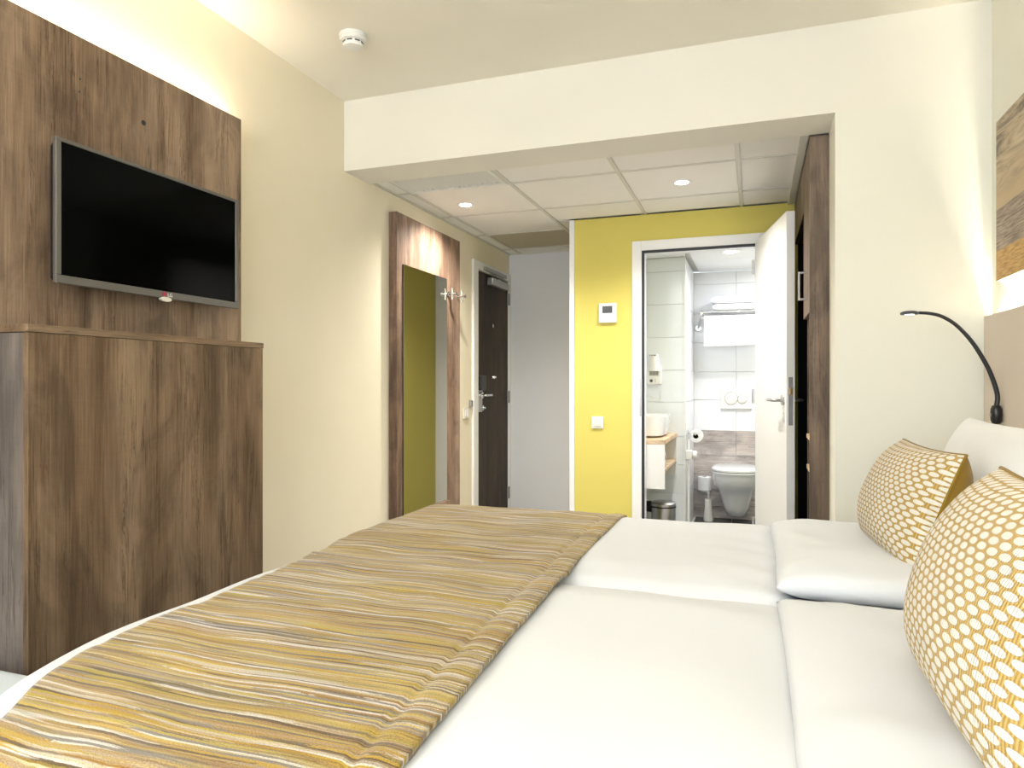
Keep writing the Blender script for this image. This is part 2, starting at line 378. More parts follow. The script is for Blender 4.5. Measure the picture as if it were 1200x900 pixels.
# door_1: bathroom frame and leaf
d = sroot('door_1', (-.35, YW, 0))
b = BM(); box(b, ox0-.063, ox0, YW-.014, YW+.02, 0, oz+.063); box(b, ox1, ox1+.063, YW-.014, YW+.02, 0, oz+.063); box(b, ox0, ox1, YW-.014, YW+.02, oz, oz+.063)
obj('architrave', b, 'white', d, bev=.003)
b = BM(); box(b, ox0, ox0+.012, YW+.02, YW2+.01, 0, oz); box(b, ox1-.012, ox1, YW+.02, YW2+.01, 0, oz); box(b, ox0+.012, ox1-.012, YW+.02, YW2+.01, oz-.012, oz)
obj('jamb', b, 'white', d)
b = BM(); box(b, ox0, ox0+.016, YW-.002, YW+.016, 0, oz-.016); box(b, ox0, ox1, YW-.002, YW+.016, oz-.016, oz)
obj('seal', b, 'rubber', d, label='black rubber seal')
obj('strike_plate', bx(ox0-.012, ox0+.003, YW-.016, YW-.003, .96, 1.205), 'silver', d, label='grey metal strike plate')
# leaf, hinged at the right jamb and open towards the room
A0 = Vector((.0, YW-.02, 0)); A1 = Vector((.149, 3.755, 0)); dr = (A1-A0).normalized(); nr = Vector((dr.y*-1, dr.x, 0))  # nr towards +X
if nr.x < 0: nr = -nr
def leafbox(bm, s0, s1, n0, n1, z0, z1):
    vs = []
    for z in (z0, z1):
        for s, n in ((s0,n0),(s1,n0),(s1,n1),(s0,n1)): vs.append(bm.verts.new(A0+dr*s+nr*n+Vector((0,0,z))))
    for f in ((0,1,2,3),(7,6,5,4),(0,4,5,1),(1,5,6,2),(2,6,7,3),(3,7,4,0)): bm.faces.new([vs[i] for i in f])
    return bm
LW = (A1-A0).length
def LP(s, n, z): return A0+dr*s+nr*n+Vector((0,0,z))
leaf = obj('leaf', leafbox(BM(), 0, LW, 0, .042, .012, 2.048), 'white', d, bev=.002)
obj('lock_plate', leafbox(BM(), LW, LW+.0025, .010, .032, .96, 1.205), 'mgrey', leaf, bev=.001)
obj('latch', leafbox(BM(), LW+.002, LW+.012, .013, .029, 1.115, 1.15), plain('brass', (.6,.42,.2), .3, metal=1), leaf, bev=.002)
for sgn, n0 in ((-1, 0), (1, .042)):
    z = 1.087; s = LW-.06
    b = BM(); tube(b, [LP(s, n0, z), LP(s, n0+sgn*.010, z)], .026, 20)
    pts = spline([LP(s, n0, z), LP(s, n0+sgn*.035, z), LP(s-.006, n0+sgn*.048, z), LP(s-.02, n0+sgn*.052, z), LP(s-.12, n0+sgn*.052, z)], 4)
    tube(b, pts, .0095, 12); obj('door_handle', b, 'steel', leaf, smooth=40, label='brushed steel lever handle')
b = BM(); tube(b, [LP(LW-.06, -.001, 1.0), LP(LW-.06, -.006, 1.0)], .024, 20); obj('escutcheon', b, 'white', leaf, smooth=40)
for z in (.25, 1.05, 1.85):
    b = BM(); tube(b, [(-.012, YW-.022, z), (-.012, YW-.022, z+.09)], .007, 10); obj('hinge', b, 'steel', d, smooth=40)
# door_2: entrance door in the left wall
d = sroot('door_2', (-2.0, 5.2, 0))
b = BM(); box(b, XL-.01, XL+.018, 4.755, 4.845, 0, 2.108); box(b, XL-.01, XL+.018, 5.566, 5.582, 0, 2.108); box(b, XL-.01, XL+.018, 4.845, 5.566, 2.045, 2.108)
obj('architrave', b, 'white', d, bev=.003)
b = BM(); box(b, XL-.11, XL-.01, 4.80, 4.835, 0, 2.07); box(b, XL-.11, XL-.01, 5.572, 5.582, 0, 2.07); box(b, XL-.11, XL-.01, 4.835, 5.572, 2.045, 2.07)
obj('jamb', b, 'cream_plastic', d)
lf = obj('leaf', bx(XL-.055, XL-.006, 4.848, 5.565, .01, 2.042), 'wood_door', d, bev=.002, label='dark walnut door leaf')
X = XL-.006
obj('lock_plate', bx(X, X+.012, 4.868, 4.955, .955, 1.17), 'steel', lf, bev=.003)
obj('card_reader', bx(X, X+.035, 4.872, 4.985, 1.12, 1.235), 'black', lf, bev=.008, label='black card reader')
b = BM(); tube(b, spline([(X, 4.925, 1.083), (X+.045, 4.925, 1.083), (X+.055, 4.94, 1.083), (X+.055, 5.04, 1.083)], 4), .010, 12)
lathe(b, [(.027, 0), (.027, .014), (.014, .017)], (X+.010, 4.925, 1.083), 'X', 20); obj('door_handle', b, 'chrome', lf, smooth=40)
obj('thumb_turn', lathe(BM(), [(.02, 0), (.02, .012), (.009, .013), (.009, .03)], (X+.01, 4.945, .985), 'X', 16), 'chrome', lf, smooth=40)
obj('peephole', lathe(BM(), [(.015, 0), (.015, .008), (.008, .010)], (X, 5.195, 1.64), 'X', 16), 'chrome', lf, smooth=40)
obj('door_stop_pin', lathe(BM(), [(.016, 0), (.013, .02), (.004, .034)], (X, 5.20, 1.225), 'X', 14), 'chrome', lf, smooth=40)
for z in (.19, 1.01, 1.845):
    obj('hinge', bx(X, X+.022, 5.545, 5.566, z, z+.10), 'mgrey', lf, bev=.003)
cl = obj('door_closer', bx(X, X+.05, 5.08, 5.46, 1.955, 2.015), 'silver', lf, bev=.006)
b = BM(); box(b, XL+.018, XL+.04, 4.94, 5.42, 2.050, 2.078); obj('closer_rail', b, 'silver', d, bev=.003)
b = BM(); tube(b, [(X+.03, 5.30, 2.015), (X+.03, 5.25, 2.035), (XL+.03, 5.05, 2.052)], .006, 8); obj('closer_arm', b, 'silver', d)
# baseboards
struct('baseboard_left', bx(XL, XL+.012, 2.24, 3.50, 0, .09), 'white', bev=.002)
struct('baseboard_partition', bx(.317, XR-.03, YB-.012, YB, 0, .09), 'white', bev=.002)

# ------------------------------------------------------------------ hall ceiling: lay-in tiles, bars, vent
hc = sroot('ceiling_hall', (-.9, 4.2, ZH))
obj('slab', bx(-2.0, .845, YB2, YE, ZH+.06, ZH+.10), 'grout', hc)
XS = [-1.995, -1.894, -1.285, -.680, -.080, .205]; YS = [YB2, 3.60, 4.196, 4.796, 5.37, YE-.003]
bw = .009
def htile(x0, x1, y0, y1, m, lab=None):
    bm = BM(); z = ZH+.006
    box(bm, x0+bw, x1-bw, y0+bw, y1-bw, z, z+.02)
    return obj('ceiling_tile', bm, m, hc, bev=.003, seg=1, label=lab)
for i in range(5):
    for j in range(5):
        x0, x1, y0, y1 = XS[i], XS[i+1], YS[j], YS[j+1]
        if i == 1 and j == 0: continue                      # the vent
        if x0 >= -1.2 and y0 >= YW: continue
        if x0 >= -1.3 and y1 > YW: y1 = YW-.002
        if i >= 2 and y1 - YS[j] < .02: continue
        if i == 1 and j >= 3: x1 = min(x1, -1.19)
        htile(x0, x1, y0, y1, 'tiledark' if (i == 1 and j == 3) else 'tilepanel', 'darker beige ceiling tile' if (i == 1 and j == 3) else None)
htile(-1.285, -1.185, YW+.004, 4.796, 'tilepanel'); htile(-1.285, -1.185, 4.796, 5.37, 'tilepanel')
for x in XS[1:5]:
    y1 = YE if x < -1.19 else YW
    obj('grid_bar', bx(x-.010, x+.010, YB2, y1, ZH, ZH+.010), 'tbar', hc)
for y in YS[1:5]:
    x1 = .205 if y < YW else -1.18
    obj('grid_bar', bx(-1.995, x1, y-.008, y+.008, ZH+.001, ZH+.011), 'tbar', hc)
b = BM(); box(b, .19, .225, YB2, YW, ZH-.012, ZH+.02); obj('edge_trim', b, 'tbar', hc)
b = BM(); box(b, XL, XL+.015, YB2, YE, ZH-.002, ZH+.02); box(b, XL, -1.18, YE-.015, YE, ZH-.002, ZH+.02); obj('edge_trim', b, 'tbar', hc)
vt = thing('ceiling_vent', 'white slatted air vent in the hall ceiling, tucked behind the beam', 'vent', (-1.59, 3.45, ZH))
x0, x1, y0, y1 = -1.884, -1.296, YB2+.003, 3.588
b = BM(); box(b, x0, x1, y1-.022, y1, ZH-.006, ZH+.012); box(b, x0, x0+.02, y0, y1-.022, ZH-.006, ZH+.012); box(b, x1-.02, x1, y0, y1-.022, ZH-.006, ZH+.012)
obj('vent_frame', b, 'plastic', vt, bev=.002)
n = 20
for k in range(n):
    x = x0+.03+(x1-x0-.06)*k/(n-1)
    b = BM(); vs = [b.verts.new(p) for p in ((x-.007, y0, ZH-.004), (x-.005, y0, ZH-.004), (x+.009, y0, ZH+.012), (x+.007, y0, ZH+.012))]
    f = b.faces.new(vs); r = bmesh.ops.extrude_face_region(b, geom=[f]); bmesh.ops.translate(b, verts=[e for e in r['geom'] if isinstance(e, bmesh.types.BMVert)], vec=(0, y1-.03-y0, 0))
    obj('slat', b, 'plastic', vt)
obj('backing', bx(x0, x1, y0, y1, ZH+.020, ZH+.03), 'mgrey', vt)

def downlight(x, y, z, lab, power, r=.050, ang=2.5, grp=None, es=None):
    t = thing('downlight', lab, 'ceiling light', (x, y, z-.004), grp)
    obj('ring', lathe(BM(), [(r*.72, .006), (r*.74, -.002), (r*1.05, -.002), (r*1.1, .003)], (x, y, z), 'Z', 28), 'white', t, smooth=40)
    obj('lens', lathe(BM(), [(r*.72, .002), (r*.5, -.004), (.0001, -.006)], (x, y, z), 'Z', 24), 'spotlens', t, smooth=60)
    light('downlight_beam', 'SPOT', (x, y, z-.02), (0, 0, 0), power, (1, .95, .88), (.03, 0), ang, 1.0).parent = None
    return t
downlight(-1.70, 3.94, ZH+.004, 'recessed round spotlight in the hall ceiling, nearer the left wall', 74)
downlight(-.383, 3.90, ZH+.004, 'recessed round spotlight in the hall ceiling, in front of the lime wall', 74)

# ------------------------------------------------------------------ bathroom
YBK, YBL, XBR, XBX = 6.245, 5.426, .75, -.51
struct('floor_bathroom', bx(-1.10, XBR+.1, YW2, YBK+.1, -.1, 0), 'grout')
fb = bpy.data.objects['floor_bathroom']
for i in range(6):
    for j in range(6):
        x0 = -1.10+i*.305; y0 = YW2+j*.305; x1 = min(x0+.30, XBR); y1 = min(y0+.30, YBK)
        if x0 < XBX and y1 > YBL:
            if x1 > XBX: x0 = XBX+.004
            else: y1 = YBL-.002
        if y1-y0 < .02 or x1-x0 < .02: continue
        obj('floor_tile', bx(x0, x1, y0, y1, 0, .006), 'floortile', fb, bev=.002, seg=1)
struct('wall_bath_left', bx(-1.10, -1.05, YW2, YBL, 0, ZB), 'tile_blue')
struct('wall_bath_right', bx(XBR, XBR+.1, YW2, YBK, 0, ZB), 'tile_white')
wb = struct('wall_bath_back', bx(XBX-.05, XBR+.1, YBK, YBK+.1, 0, ZB), 'grout')
ws = struct('wall_bath_shaft', bx(-1.10, XBX-.006, YBL+.006, YBK, 0, ZB), 'grout')
cb = struct('ceiling_bathroom', bx(-1.10, XBR+.1, YW2, YBK+.1, ZB+.02, ZB+.1), 'tbar')
for x0, x1 in ((-1.05, -.50), (-.47, .13), (.13, .73)):
    for y0, y1 in ((4.66, 5.0), (5.0, 5.62), (5.62, 6.24)):
        if x0 < -.6 and y0 > 5.5: continue
        obj('ceiling_tile', bx(x0+.006, x1-.006, y0+.005, min(y1-.005, 5.42 if x0 < -.6 else 9), ZB, ZB+.02), 'tilepanel' if x0 > 9 else 'white', cb, bev=.002, seg=1)
zr = [0, .11, .328, .546, .764, 1.03, 1.275, 1.53, 1.785, 2.04, ZB]
g = .0014
xj = [XBX, -.653, -.153, .347, XBR]; xj = [XBX, -.153, .347, XBR]
for a, c in zip(zr, zr[1:]):
    for p, q in zip(xj, xj[1:]):
        obj('tile', bx(p+g, q-g, YBK-.008, YBK, a+g, c-g), 'wood_tile' if c < .77 else 'tile_white', wb, bev=.0015, seg=1)
    for p, q in ((-1.05, -.80), (-.80, XBX)):
        obj('tile', bx(p+g, q-g, YBL-.002, YBL+.006, a+g, c-g), 'tile_blue', ws, bev=.0015, seg=1)
    for p, q in ((YBL, 5.84), (5.84, YBK-.008)):
        obj('tile', bx(XBX-.006, XBX+.002, p+g, q-g, a+g, c-g), 'tile_white', ws, bev=.0015, seg=1)
struct('trim_2', bx(XBX-.006, XBX+.006, YBL-.006, YBL+.006, .006, ZB-.001), 'white')
downlight(-.166, 5.335, ZB, 'round bathroom ceiling light seen just under the door head', 15, r=.075, ang=2.8)
light('bathroom_fill_light', 'AREA', (.25, 5.5, ZB-.03), (0, 0, 0), 12, (.93, .97, 1), (.5, .5))  # added fill for the bathroom, with no fitting of its own

# toilet
t = thing('toilet', 'white wall-hung toilet with closed lid on the plank-tiled wall', 'toilet', (-.15, YBK-.008, .05))
def ell(t_, cx, hw, y0, y1):          # D-shaped outline: back at y1 (flat), front rounded at y0
    a = t_*2*PI; s, c = math.sin(a), math.cos(a)
    x = hw*math.copysign(abs(s)**.85, s); yy = c
    L = y1-y0
    y = y0+L*.42 - L*.42*yy if yy > 0 else y0+L*.42+L*.58*(abs(yy)**.6)
    return cx+x, y
def loftD(bm, secs, n=40, caps=True):
    rings = []
    for z, hw, y0, y1 in secs: rings.append([bm.verts.new((*ell(k/n, -.15, hw, y0, y1), z)) for k in range(n)])
    for a, b2 in zip(rings, rings[1:]):
        for k in range(n): bm.faces.new((a[k], a[(k+1)%n], b2[(k+1)%n], b2[k]))
    bm.faces.new(rings[0][::-1]); bm.faces.new(rings[-1]); return bm
yb = YBK-.012
obj('bowl', loftD(BM(), [(.055, .045, 6.06, yb), (.07, .075, 6.0, yb), (.14, .10, 5.95, yb), (.24, .125, 5.90, yb), (.30, .145, 5.84, yb), (.34, .170, 5.78, yb), (.40, .180, 5.735, yb), (.444, .182, 5.72, yb)]), 'ceramic', t, smooth=50)
obj('seat', loftD(BM(), [(.446, .184, 5.715, yb-.05), (.449, .190, 5.705, yb-.045), (.460, .190, 5.705, yb-.045), (.463, .186, 5.71, yb-.05)]), 'ceramic', t, smooth=50)
obj('lid', loftD(BM(), [(.466, .186, 5.71, yb-.05), (.468, .191, 5.703, yb-.045), (.482, .191, 5.703, yb-.045), (.492, .180, 5.72, yb-.055), (.496, .150, 5.77, yb-.08)]), 'ceramic', t, smooth=50)
# flush plate
t = thing('flush_plate', 'white flush plate with two round buttons above the toilet', 'flush plate', (-.155, YBK-.008, .96))
obj('plate', bx(-.281, -.029, YBK-.022, YBK-.009, .958, 1.128), 'plastic', t, bev=.003)
obj('lower_edge', bx(-.281, -.029, YBK-.024, YBK-.009, .950, .957), 'silver', t)
for x, z, r in ((-.195, 1.045, .052), (-.105, 1.038, .036)):
    bt = obj('flush_button', lathe(BM(), [(r, 0), (r, -.006), (r*.9, -.009), (.0001, -.009)], (x, YBK-.022, z), 'Y', 30), 'plastic', t, smooth=40)
    obj('button_rim', lathe(BM(), [(r+.003, 0), (r+.003, -.003), (r+.0005, -.003), (r+.0005, 0)], (x, YBK-.022, z), 'Y', 30), 'mgrey', bt)
# towel rack
t = thing('towel_rack', 'chrome wall rack with rails above the toilet, holding the towels', 'towel rack', (0, YBK-.008, 1.64))
for x in (-.47, .35):
    e = 1 if x < 0 else -1
    b = BM(); tube(b, spline([(x, YBK-.01, 1.66), (x+.01*e, 6.17, 1.672), (x+.03*e, 6.08, 1.71), (x+.05*e, 5.985, 1.752)], 6), .011, 12)
    lathe(b, [(.024, -.012), (.024, 0)], (x, YBK-.009, 1.66), 'Y', 20); obj('bracket', b, 'chrome', t, smooth=50)
    obj('end_ring', lathe(BM(), [(.026, -.012), (.030, 0), (.026, .012), (.012, .012), (.012, -.012), (.026, -.012)], (x+.05*e, 5.985, 1.760), 'X', 24), 'chrome', t, smooth=50)
for y, z in ((5.985, 1.772), (6.03, 1.776), (6.08, 1.776), (6.13, 1.776), (6.18, 1.776), (5.985, 1.724)):
    b = BM(); tube(b, [(-.43, y, z), (.31, y, z)], .007, 10); obj('rail', b, 'chrome', t, smooth=50)
def folded(x0, x1, y0, y1, z0, z1, m='towel', n=10, parent=None, name='towel'):
    """soft folded cloth slab: rounded front fold, faint undulation"""
    bm = BM(); nx, ns = 18, 20; cy, cz, hz = (y0+y1)/2, (z0+z1)/2, (z1-z0)/2; rings = []
    for i in range(nx+1):
        x = x0+(x1-x0)*i/nx; e = min(1, min(i, nx-i)/1.5+.55); ring = []
        for k in range(ns):
            a = 2*PI*k/ns; ca, sa = math.cos(a), math.sin(a)
            y = cy+(y1-y0)/2*math.copysign(abs(ca)**.35, ca); z = cz+hz*e*math.copysign(abs(sa)**.45, sa)
            z += .003*noise.noise(Vector((x*9, y*6, k*.3+z0*40)))
            ring.append(bm.verts.new((x, y, max(z, z0))))
        rings.append(ring)
    for a, c in zip(rings, rings[1:]):
        for k in range(ns): bm.faces.new((a[k], a[(k+1)%ns], c[(k+1)%ns], c[k]))
    bm.faces.new(rings[0][::-1]); bm.faces.new(rings[-1]); return bm
o = obj('folded_towel', folded(-.335, .20, 5.98, 6.20, 1.785, 1.842), 'towel', smooth=60); tag(o, 'white folded bath towel lying directly on the chrome rack, under another', 'towel', 'towels folded on the rack')
o = obj('folded_towel', folded(-.345, .19, 5.985, 6.20, 1.844, 1.903), 'towel', smooth=60); tag(o, 'white folded bath towel on top of the stack on the rack', 'towel', 'towels folded on the rack')
def hanging(x0, x1, y, ztop, zbot, m='towel'):
    bm = BM(); nx = 16; prof = [(y+.021, zbot+.03), (y+.020, (zbot+ztop)/2), (y+.017, ztop), (y, ztop+.017), (y-.017, ztop), (y-.019, (zbot+ztop)/2), (y-.020, zbot+.004), (y-.019, zbot), (y-.011, zbot), (y-.011, (zbot+ztop)/2), (y-.0095, ztop), (y, ztop+.0095), (y+.0095, ztop), (y+.011, (zbot+ztop)/2), (y+.011, zbot+.03)]
    rings = []
    for i in range(nx+1):
        x = x0+(x1-x0)*i/nx; wv = .004*math.sin(x*21)+.003*noise.noise(Vector((x*12, zbot, 0)))
        rings.append([bm.verts.new((x, py+wv*(ztop-pz)/(ztop-zbot), pz)) for py, pz in prof])
    m_ = len(prof)
    for a, c in zip(rings, rings[1:]):
        for k in range(m_): bm.faces.new((a[k], a[(k+1)%m_], c[(k+1)%m_], c[k]))
    bm.faces.new(rings[0][::-1]); bm.faces.new(rings[-1]); return bm
o = obj('hanging_towel', hanging(-.404, -.162, 5.985, 1.724, 1.487), 'towel', smooth=60); tag(o, 'white hand towel hung over the front rail, left of the pair', 'towel', 'hand towels over the rail')
o = obj('hanging_towel', hanging(-.156, .09, 5.985, 1.724, 1.492), 'towel', smooth=60); tag(o, 'white hand towel hung over the front rail, beside the open door', 'towel', 'hand towels over the rail')
# toilet paper holder on the shaft side
t = thing('paper_holder', 'chrome arm holding a toilet roll level with the vanity top', 'roll holder', (XBX+.002, 5.60, .75))
b = BM(); lathe(b, [(.02, 0), (.02, .008)], (XBX+.003, 5.585, .785), 'X', 16); tube(b, spline([(XBX+.004, 5.585, .785), (XBX+.055, 5.585, .785), (XBX+.068, 5.59, .778), (XBX+.068, 5.60, .768), (XBX+.068, 5.72, .768)], 5), .006, 10)
obj('arm', b, 'chrome', t, smooth=50)
def roll(c, axis, lab, r=.055, h=.095):
    t = thing('toilet_roll', lab, 'toilet roll', c, None)
    bm = lathe(BM(), [(.020, -h/2), (r-.004, -h/2), (r, -h/2+.004), (r, h/2-.004), (r-.004, h/2), (.020, h/2), (.020, -h/2)], c, axis, 36)
    obj('paper', bm, 'towel', t, smooth=40)
    obj('core', lathe(BM(), [(.0195, -h/2), (.0195, h/2), (.018, h/2), (.018, -h/2), (.0195, -h/2)], c, axis, 24), 'mgrey', t, smooth=40); return t
roll(Vector((XBX+.068, 5.66, .757)), 'Y', 'white toilet roll seen end-on, on the chrome arm beside the vanity', r=.052)
# plumbing valve with tube
t = thing('stop_valve', 'white plastic stop valve with round knob and thin pipe below the toilet roll', 'valve', (XBX+.002, 5.50, .1))
obj('body', bx(XBX+.003, XBX+.05, 5.47, 5.53, .585, .655), 'plastic', t, bev=.006)
obj('knob', lathe(BM(), [(.022, 0), (.033, .008), (.033, .025), (.024, .035)], (XBX+.05, 5.50, .62), 'X', 24), 'plastic', t, smooth=40)
b = BM(); tube(b, [(XBX+.022, 5.50, .01), (XBX+.022, 5.50, .585)], .008, 10); obj('pipe', b, 'plastic', t, smooth=40)
b = BM(); tube(b, [(XBX+.022, 5.50, .655), (XBX+.022, 5.50, .74)], .008, 10); obj('pipe', b, 'plastic', t, smooth=40)
# spare roll on a short post
t = thing('spare_roll_holder', 'slim upright wall holder for the spare roll left of the toilet', 'roll holder', (-.41, YBK-.008, .24))
b = BM(); tube(b, [(-.41, YBK-.009, .245), (-.41, 6.15, .245), (-.41, 6.14, .25)], .006, 10); tube(b, [(-.41, 6.145, .245), (-.41, 6.145, .392)], .007, 10); lathe(b, [(.02, -.008), (.02, 0)], (-.41, YBK-.009, .245), 'Y', 16)
lathe(b, [(.034, 0), (.034, .006)], (-.41, 6.145, .247), 'Z', 20)
obj('post', b, 'chrome', t, smooth=50)
roll(Vector((-.41, 6.145, .314)), 'Z', 'spare white toilet roll standing upright, low on the wall left of the toilet', r=.056, h=.115)
# toilet brush tube
t = thing('toilet_brush', 'slim frosted white toilet brush tube standing on the floor beside the toilet', 'toilet brush', (-.375, 6.08, .006))
obj('holder', lathe(BM(), [(.040, .006), (.042, .02), (.030, .12), (.030, .19), (.026, .19), (.026, .06)], (-.375, 6.08, 0), 'Z', 24), 'plastic', t, smooth=50)
obj('handle', lathe(BM(), [(.008, .10), (.008, .235), (.012, .24), (.010, .255), (.0001, .258)], (-.375, 6.08, 0), 'Z', 16), 'plastic', t, smooth=50)

# vanity
t = thing('vanity_shelf', 'white wall-hung vanity with light oak top edge and open niche', 'vanity', (-.80, 5.05, .466))
y0, y1 = 4.668, YBL-.004
obj('worktop', bx(-1.045, -.567, y0, y1, .765, .795), 'wood_light', t, bev=.002)
obj('end_panel', bx(-1.045, -.570, y0+.002, y0+.02, .466, .764), 'plastic', t, bev=.001)
obj('side_panel', bx(-.86, -.842, y0+.021, y1-.02, .58, .764), 'plastic', t)
obj('end_panel', bx(-.84, -.570, y1-.018, y1-.001, .466, .764), 'plastic', t, bev=.001)
obj('niche_shelf', bx(-.84, -.572, y0+.021, y1-.019, .575, .595), 'wood_light', t)
b = BM(); cx, cy = -.80, 5.06
def rr(hx, hy, z, k=32):
    return [(cx+hx*math.copysign(abs(math.cos(2*PI*i/k))**.4, math.cos(2*PI*i/k)), cy+hy*math.copysign(abs(math.sin(2*PI*i/k))**.4, math.sin(2*PI*i/k)), z) for i in range(k)]
secs = [rr(.17,.20,.797), rr(.195,.235,.81), rr(.215,.26,.94), rr(.215,.26,.945), rr(.20,.245,.945), rr(.18,.22,.83), rr(.05,.06,.815)]
rings = [[b.verts.new(p) for p in s] for s in secs]
for a, c in zip(rings, rings[1:]):
    for k in range(32): b.faces.new((a[k], a[(k+1)%32], c[(k+1)%32], c[k]))
b.faces.new(rings[0][::-1]); b.faces.new(rings[-1])
o = obj('wash_basin', b, 'ceramic', smooth=50); tag(o, 'white square-edged ceramic basin standing on the vanity top', 'basin')
roll(Vector((-.64, 4.86, .655)), 'X', 'white roll lying on its side in the vanity niche', r=.05, h=.10)
# pedal bin
t = thing('pedal_bin', 'small brushed steel pedal bin with black hinge under the vanity', 'bin', (-.64, 5.17, .006))
c = (-.64, 5.17, 0)
obj('body', lathe(BM(), [(.086, .022), (.088, .03), (.088, .27)], c, 'Z', 36), 'steel', t, smooth=40)
obj('base_ring', lathe(BM(), [(.088, .006), (.091, .010), (.091, .022), (.086, .024)], c, 'Z', 36), 'black', t, smooth=40)
obj('lid', lathe(BM(), [(.090, .272), (.091, .290), (.080, .303), (.04, .309), (.0001, .310)], c, 'Z', 36), 'steel', t, smooth=40)
obj('rim', lathe(BM(), [(.0885, .262), (.0925, .263), (.0925, .272), (.088, .273)], c, 'Z', 36), 'black', t, smooth=40)
b = BM(); box(b, -.765, -.726, 5.155, 5.185, .22, .30); obj('hinge_block', b, 'black', t, bev=.006)
obj('pedal', bx(-.66, -.62, 5.05, 5.09, .012, .022), 'black', t, bev=.003)
# hair dryer
t = thing('hair_dryer', 'white wall-mounted hair dryer with coiled cord above the basin', 'hair dryer', (-.735, YBL-.004, 1.15))
y = YBL-.003
obj('wall_unit', bx(-.795, -.680, y-.05, y, 1.165, 1.31), 'plastic', t, bev=.014, seg=3)
b = BM(); tube(b, spline([(-.735, y-.045, 1.28), (-.735, y-.05, 1.33), (-.735, y-.055, 1.37), (-.735, y-.052, 1.40)], 5), [.030]*8+[.034]*8, 20) if False else tube(b, [(-.735, y-.045, 1.27), (-.735, y-.045, 1.33), (-.735, y-.045, 1.37), (-.735, y-.045, 1.40)], [.045, .041, .034, .033], 24)
obj('hand_piece', b, 'plastic', t, smooth=50)
for k, (x, w_) in enumerate(((-.768, .006), (-.752, .008), (-.738, .022))):
    obj('marking', bx(x, x+w_, y-.0805, y-.0775, 1.388, 1.394), 'dgrey', t)
obj('label_plate', bx(-.772, -.702, y-.052, y-.0500, 1.235, 1.285), 'silver', t)
for k in range(3): obj('marking', bx(-.765+k*.022, -.752+k*.022, y-.0535, y-.052, 1.243, 1.277-.01*(k%2)), 'mgrey', t)
obj('socket', lathe(BM(), [(.012, -.006), (.012, 0)], (-.757, y-.05, 1.195), 'Y', 16), 'dgrey', t)
for z in (1.200, 1.185): obj('indicator', bx(-.729, -.724, y-.053, y-.05, z, z+.006), 'dgrey', t)
cpts = []
for k in range(90):
    s = k/89; a = s*26*PI
    base = Vector((-.70-.0*s, y-.03, 1.165)).lerp(Vector((-.80, y-.03, 1.10)), s); base.z -= .085*math.sin(PI*s); base.x += .05*math.sin(PI*s)
    cpts.append(base+Vector((.006*math.cos(a), .006*math.sin(a), 0)))
b = BM(); tube(b, cpts, .0028, 6); obj('cord', b, 'plastic', t, smooth=60)

# ------------------------------------------------------------------ wardrobe in the niche on the right
wd = thing('wardrobe', 'built-in grey-brown oak wardrobe with open black compartment behind the bathroom door', 'wardrobe', (.50, 3.9, 0))
Y0, Y1, YM = YB2, YW-.022, 3.707
obj('side_panel', bx(.227, .84, Y0, Y0+.02, 0, 2.262), 'wood_ward', wd, bev=.001)
obj('divider', bx(.245, .84, YM-.009, YM+.009, 0, 2.262), 'wood_ward', wd)
obj('side_panel', bx(.245, .84, Y1-.018, Y1, 0, 2.02), 'blackint', wd)
obj('header_panel', bx(.227, .245, YM+.001, Y1, 2.018, 2.262), 'wood_ward', wd, bev=.001)
obj('top_panel', bx(.245, .84, YM+.009, Y1-.018, 2.018, 2.036), 'wood_ward', wd)
obj('back_panel', bx(.822, .84, Y0+.02, Y1-.018, 0, 2.262), 'blackint', wd)
obj('lining', bx(.25, .82, YM+.010, YM+.014, .02, 2.015), 'blackint', wd)
obj('plinth', bx(.26, .82, Y0+.02, YM-.01, 0, .02), 'blackint', wd)
dr_ = obj('cabinet_door', bx(.227, .245, Y0+.022, YM-.001, 1.49, 2.262), 'wood_ward', wd, bev=.001)
b = BM(); tube(b, spline([(.227, 3.52, 1.695), (.200, 3.52, 1.695), (.196, 3.52, 1.690), (.196, 3.52, 1.575), (.200, 3.52, 1.57), (.227, 3.52, 1.57)], 4), .006, 8); obj('handle', b, 'silver', dr_, smooth=50, label='silver bow handle')
obj('niche_back', bx(.60, .612, Y0+.021, YM-.010, .93, 1.49), 'wood_ward', wd)
obj('shelf', bx(.24, .60, Y0+.021, YM-.010, .905, .925), 'wood_light', wd)
obj('shelf', bx(.24, .82, Y0+.021, YM-.010, .755, .775), 'wood_light', wd)
b = BM(); tube(b, [(.50, YM+.014, 1.93), (.50, Y1-.019, 1.93)], .012, 12); obj('clothes_rail', b, 'chrome', wd, smooth=50)
sf = thing('room_safe', 'small grey safe with ribbed front on the wardrobe shelf', 'safe', (.40, 3.5, .776))
obj('body', bx(.262, .58, 3.34, 3.68, .776, .895), 'mgrey', sf, bev=.004)
for k in range(8): obj('rib', bx(.254, .262, 3.35, 3.67, .788+k*.012, .795+k*.012), 'silver', sf)
mf = thing('minibar', 'black minibar fridge at the bottom of the wardrobe', 'fridge', (.5, 3.5, .02))
obj('body', bx(.29, .80, 3.335, 3.685, .022, .745), 'black', mf, bev=.004)
dd = obj('door', bx(.250, .288, 3.335, 3.685, .03, .735), 'black', mf, bev=.006)
obj('handle', bx(.240, .250, 3.36, 3.385, .46, .62), 'silver', dd, bev=.003)

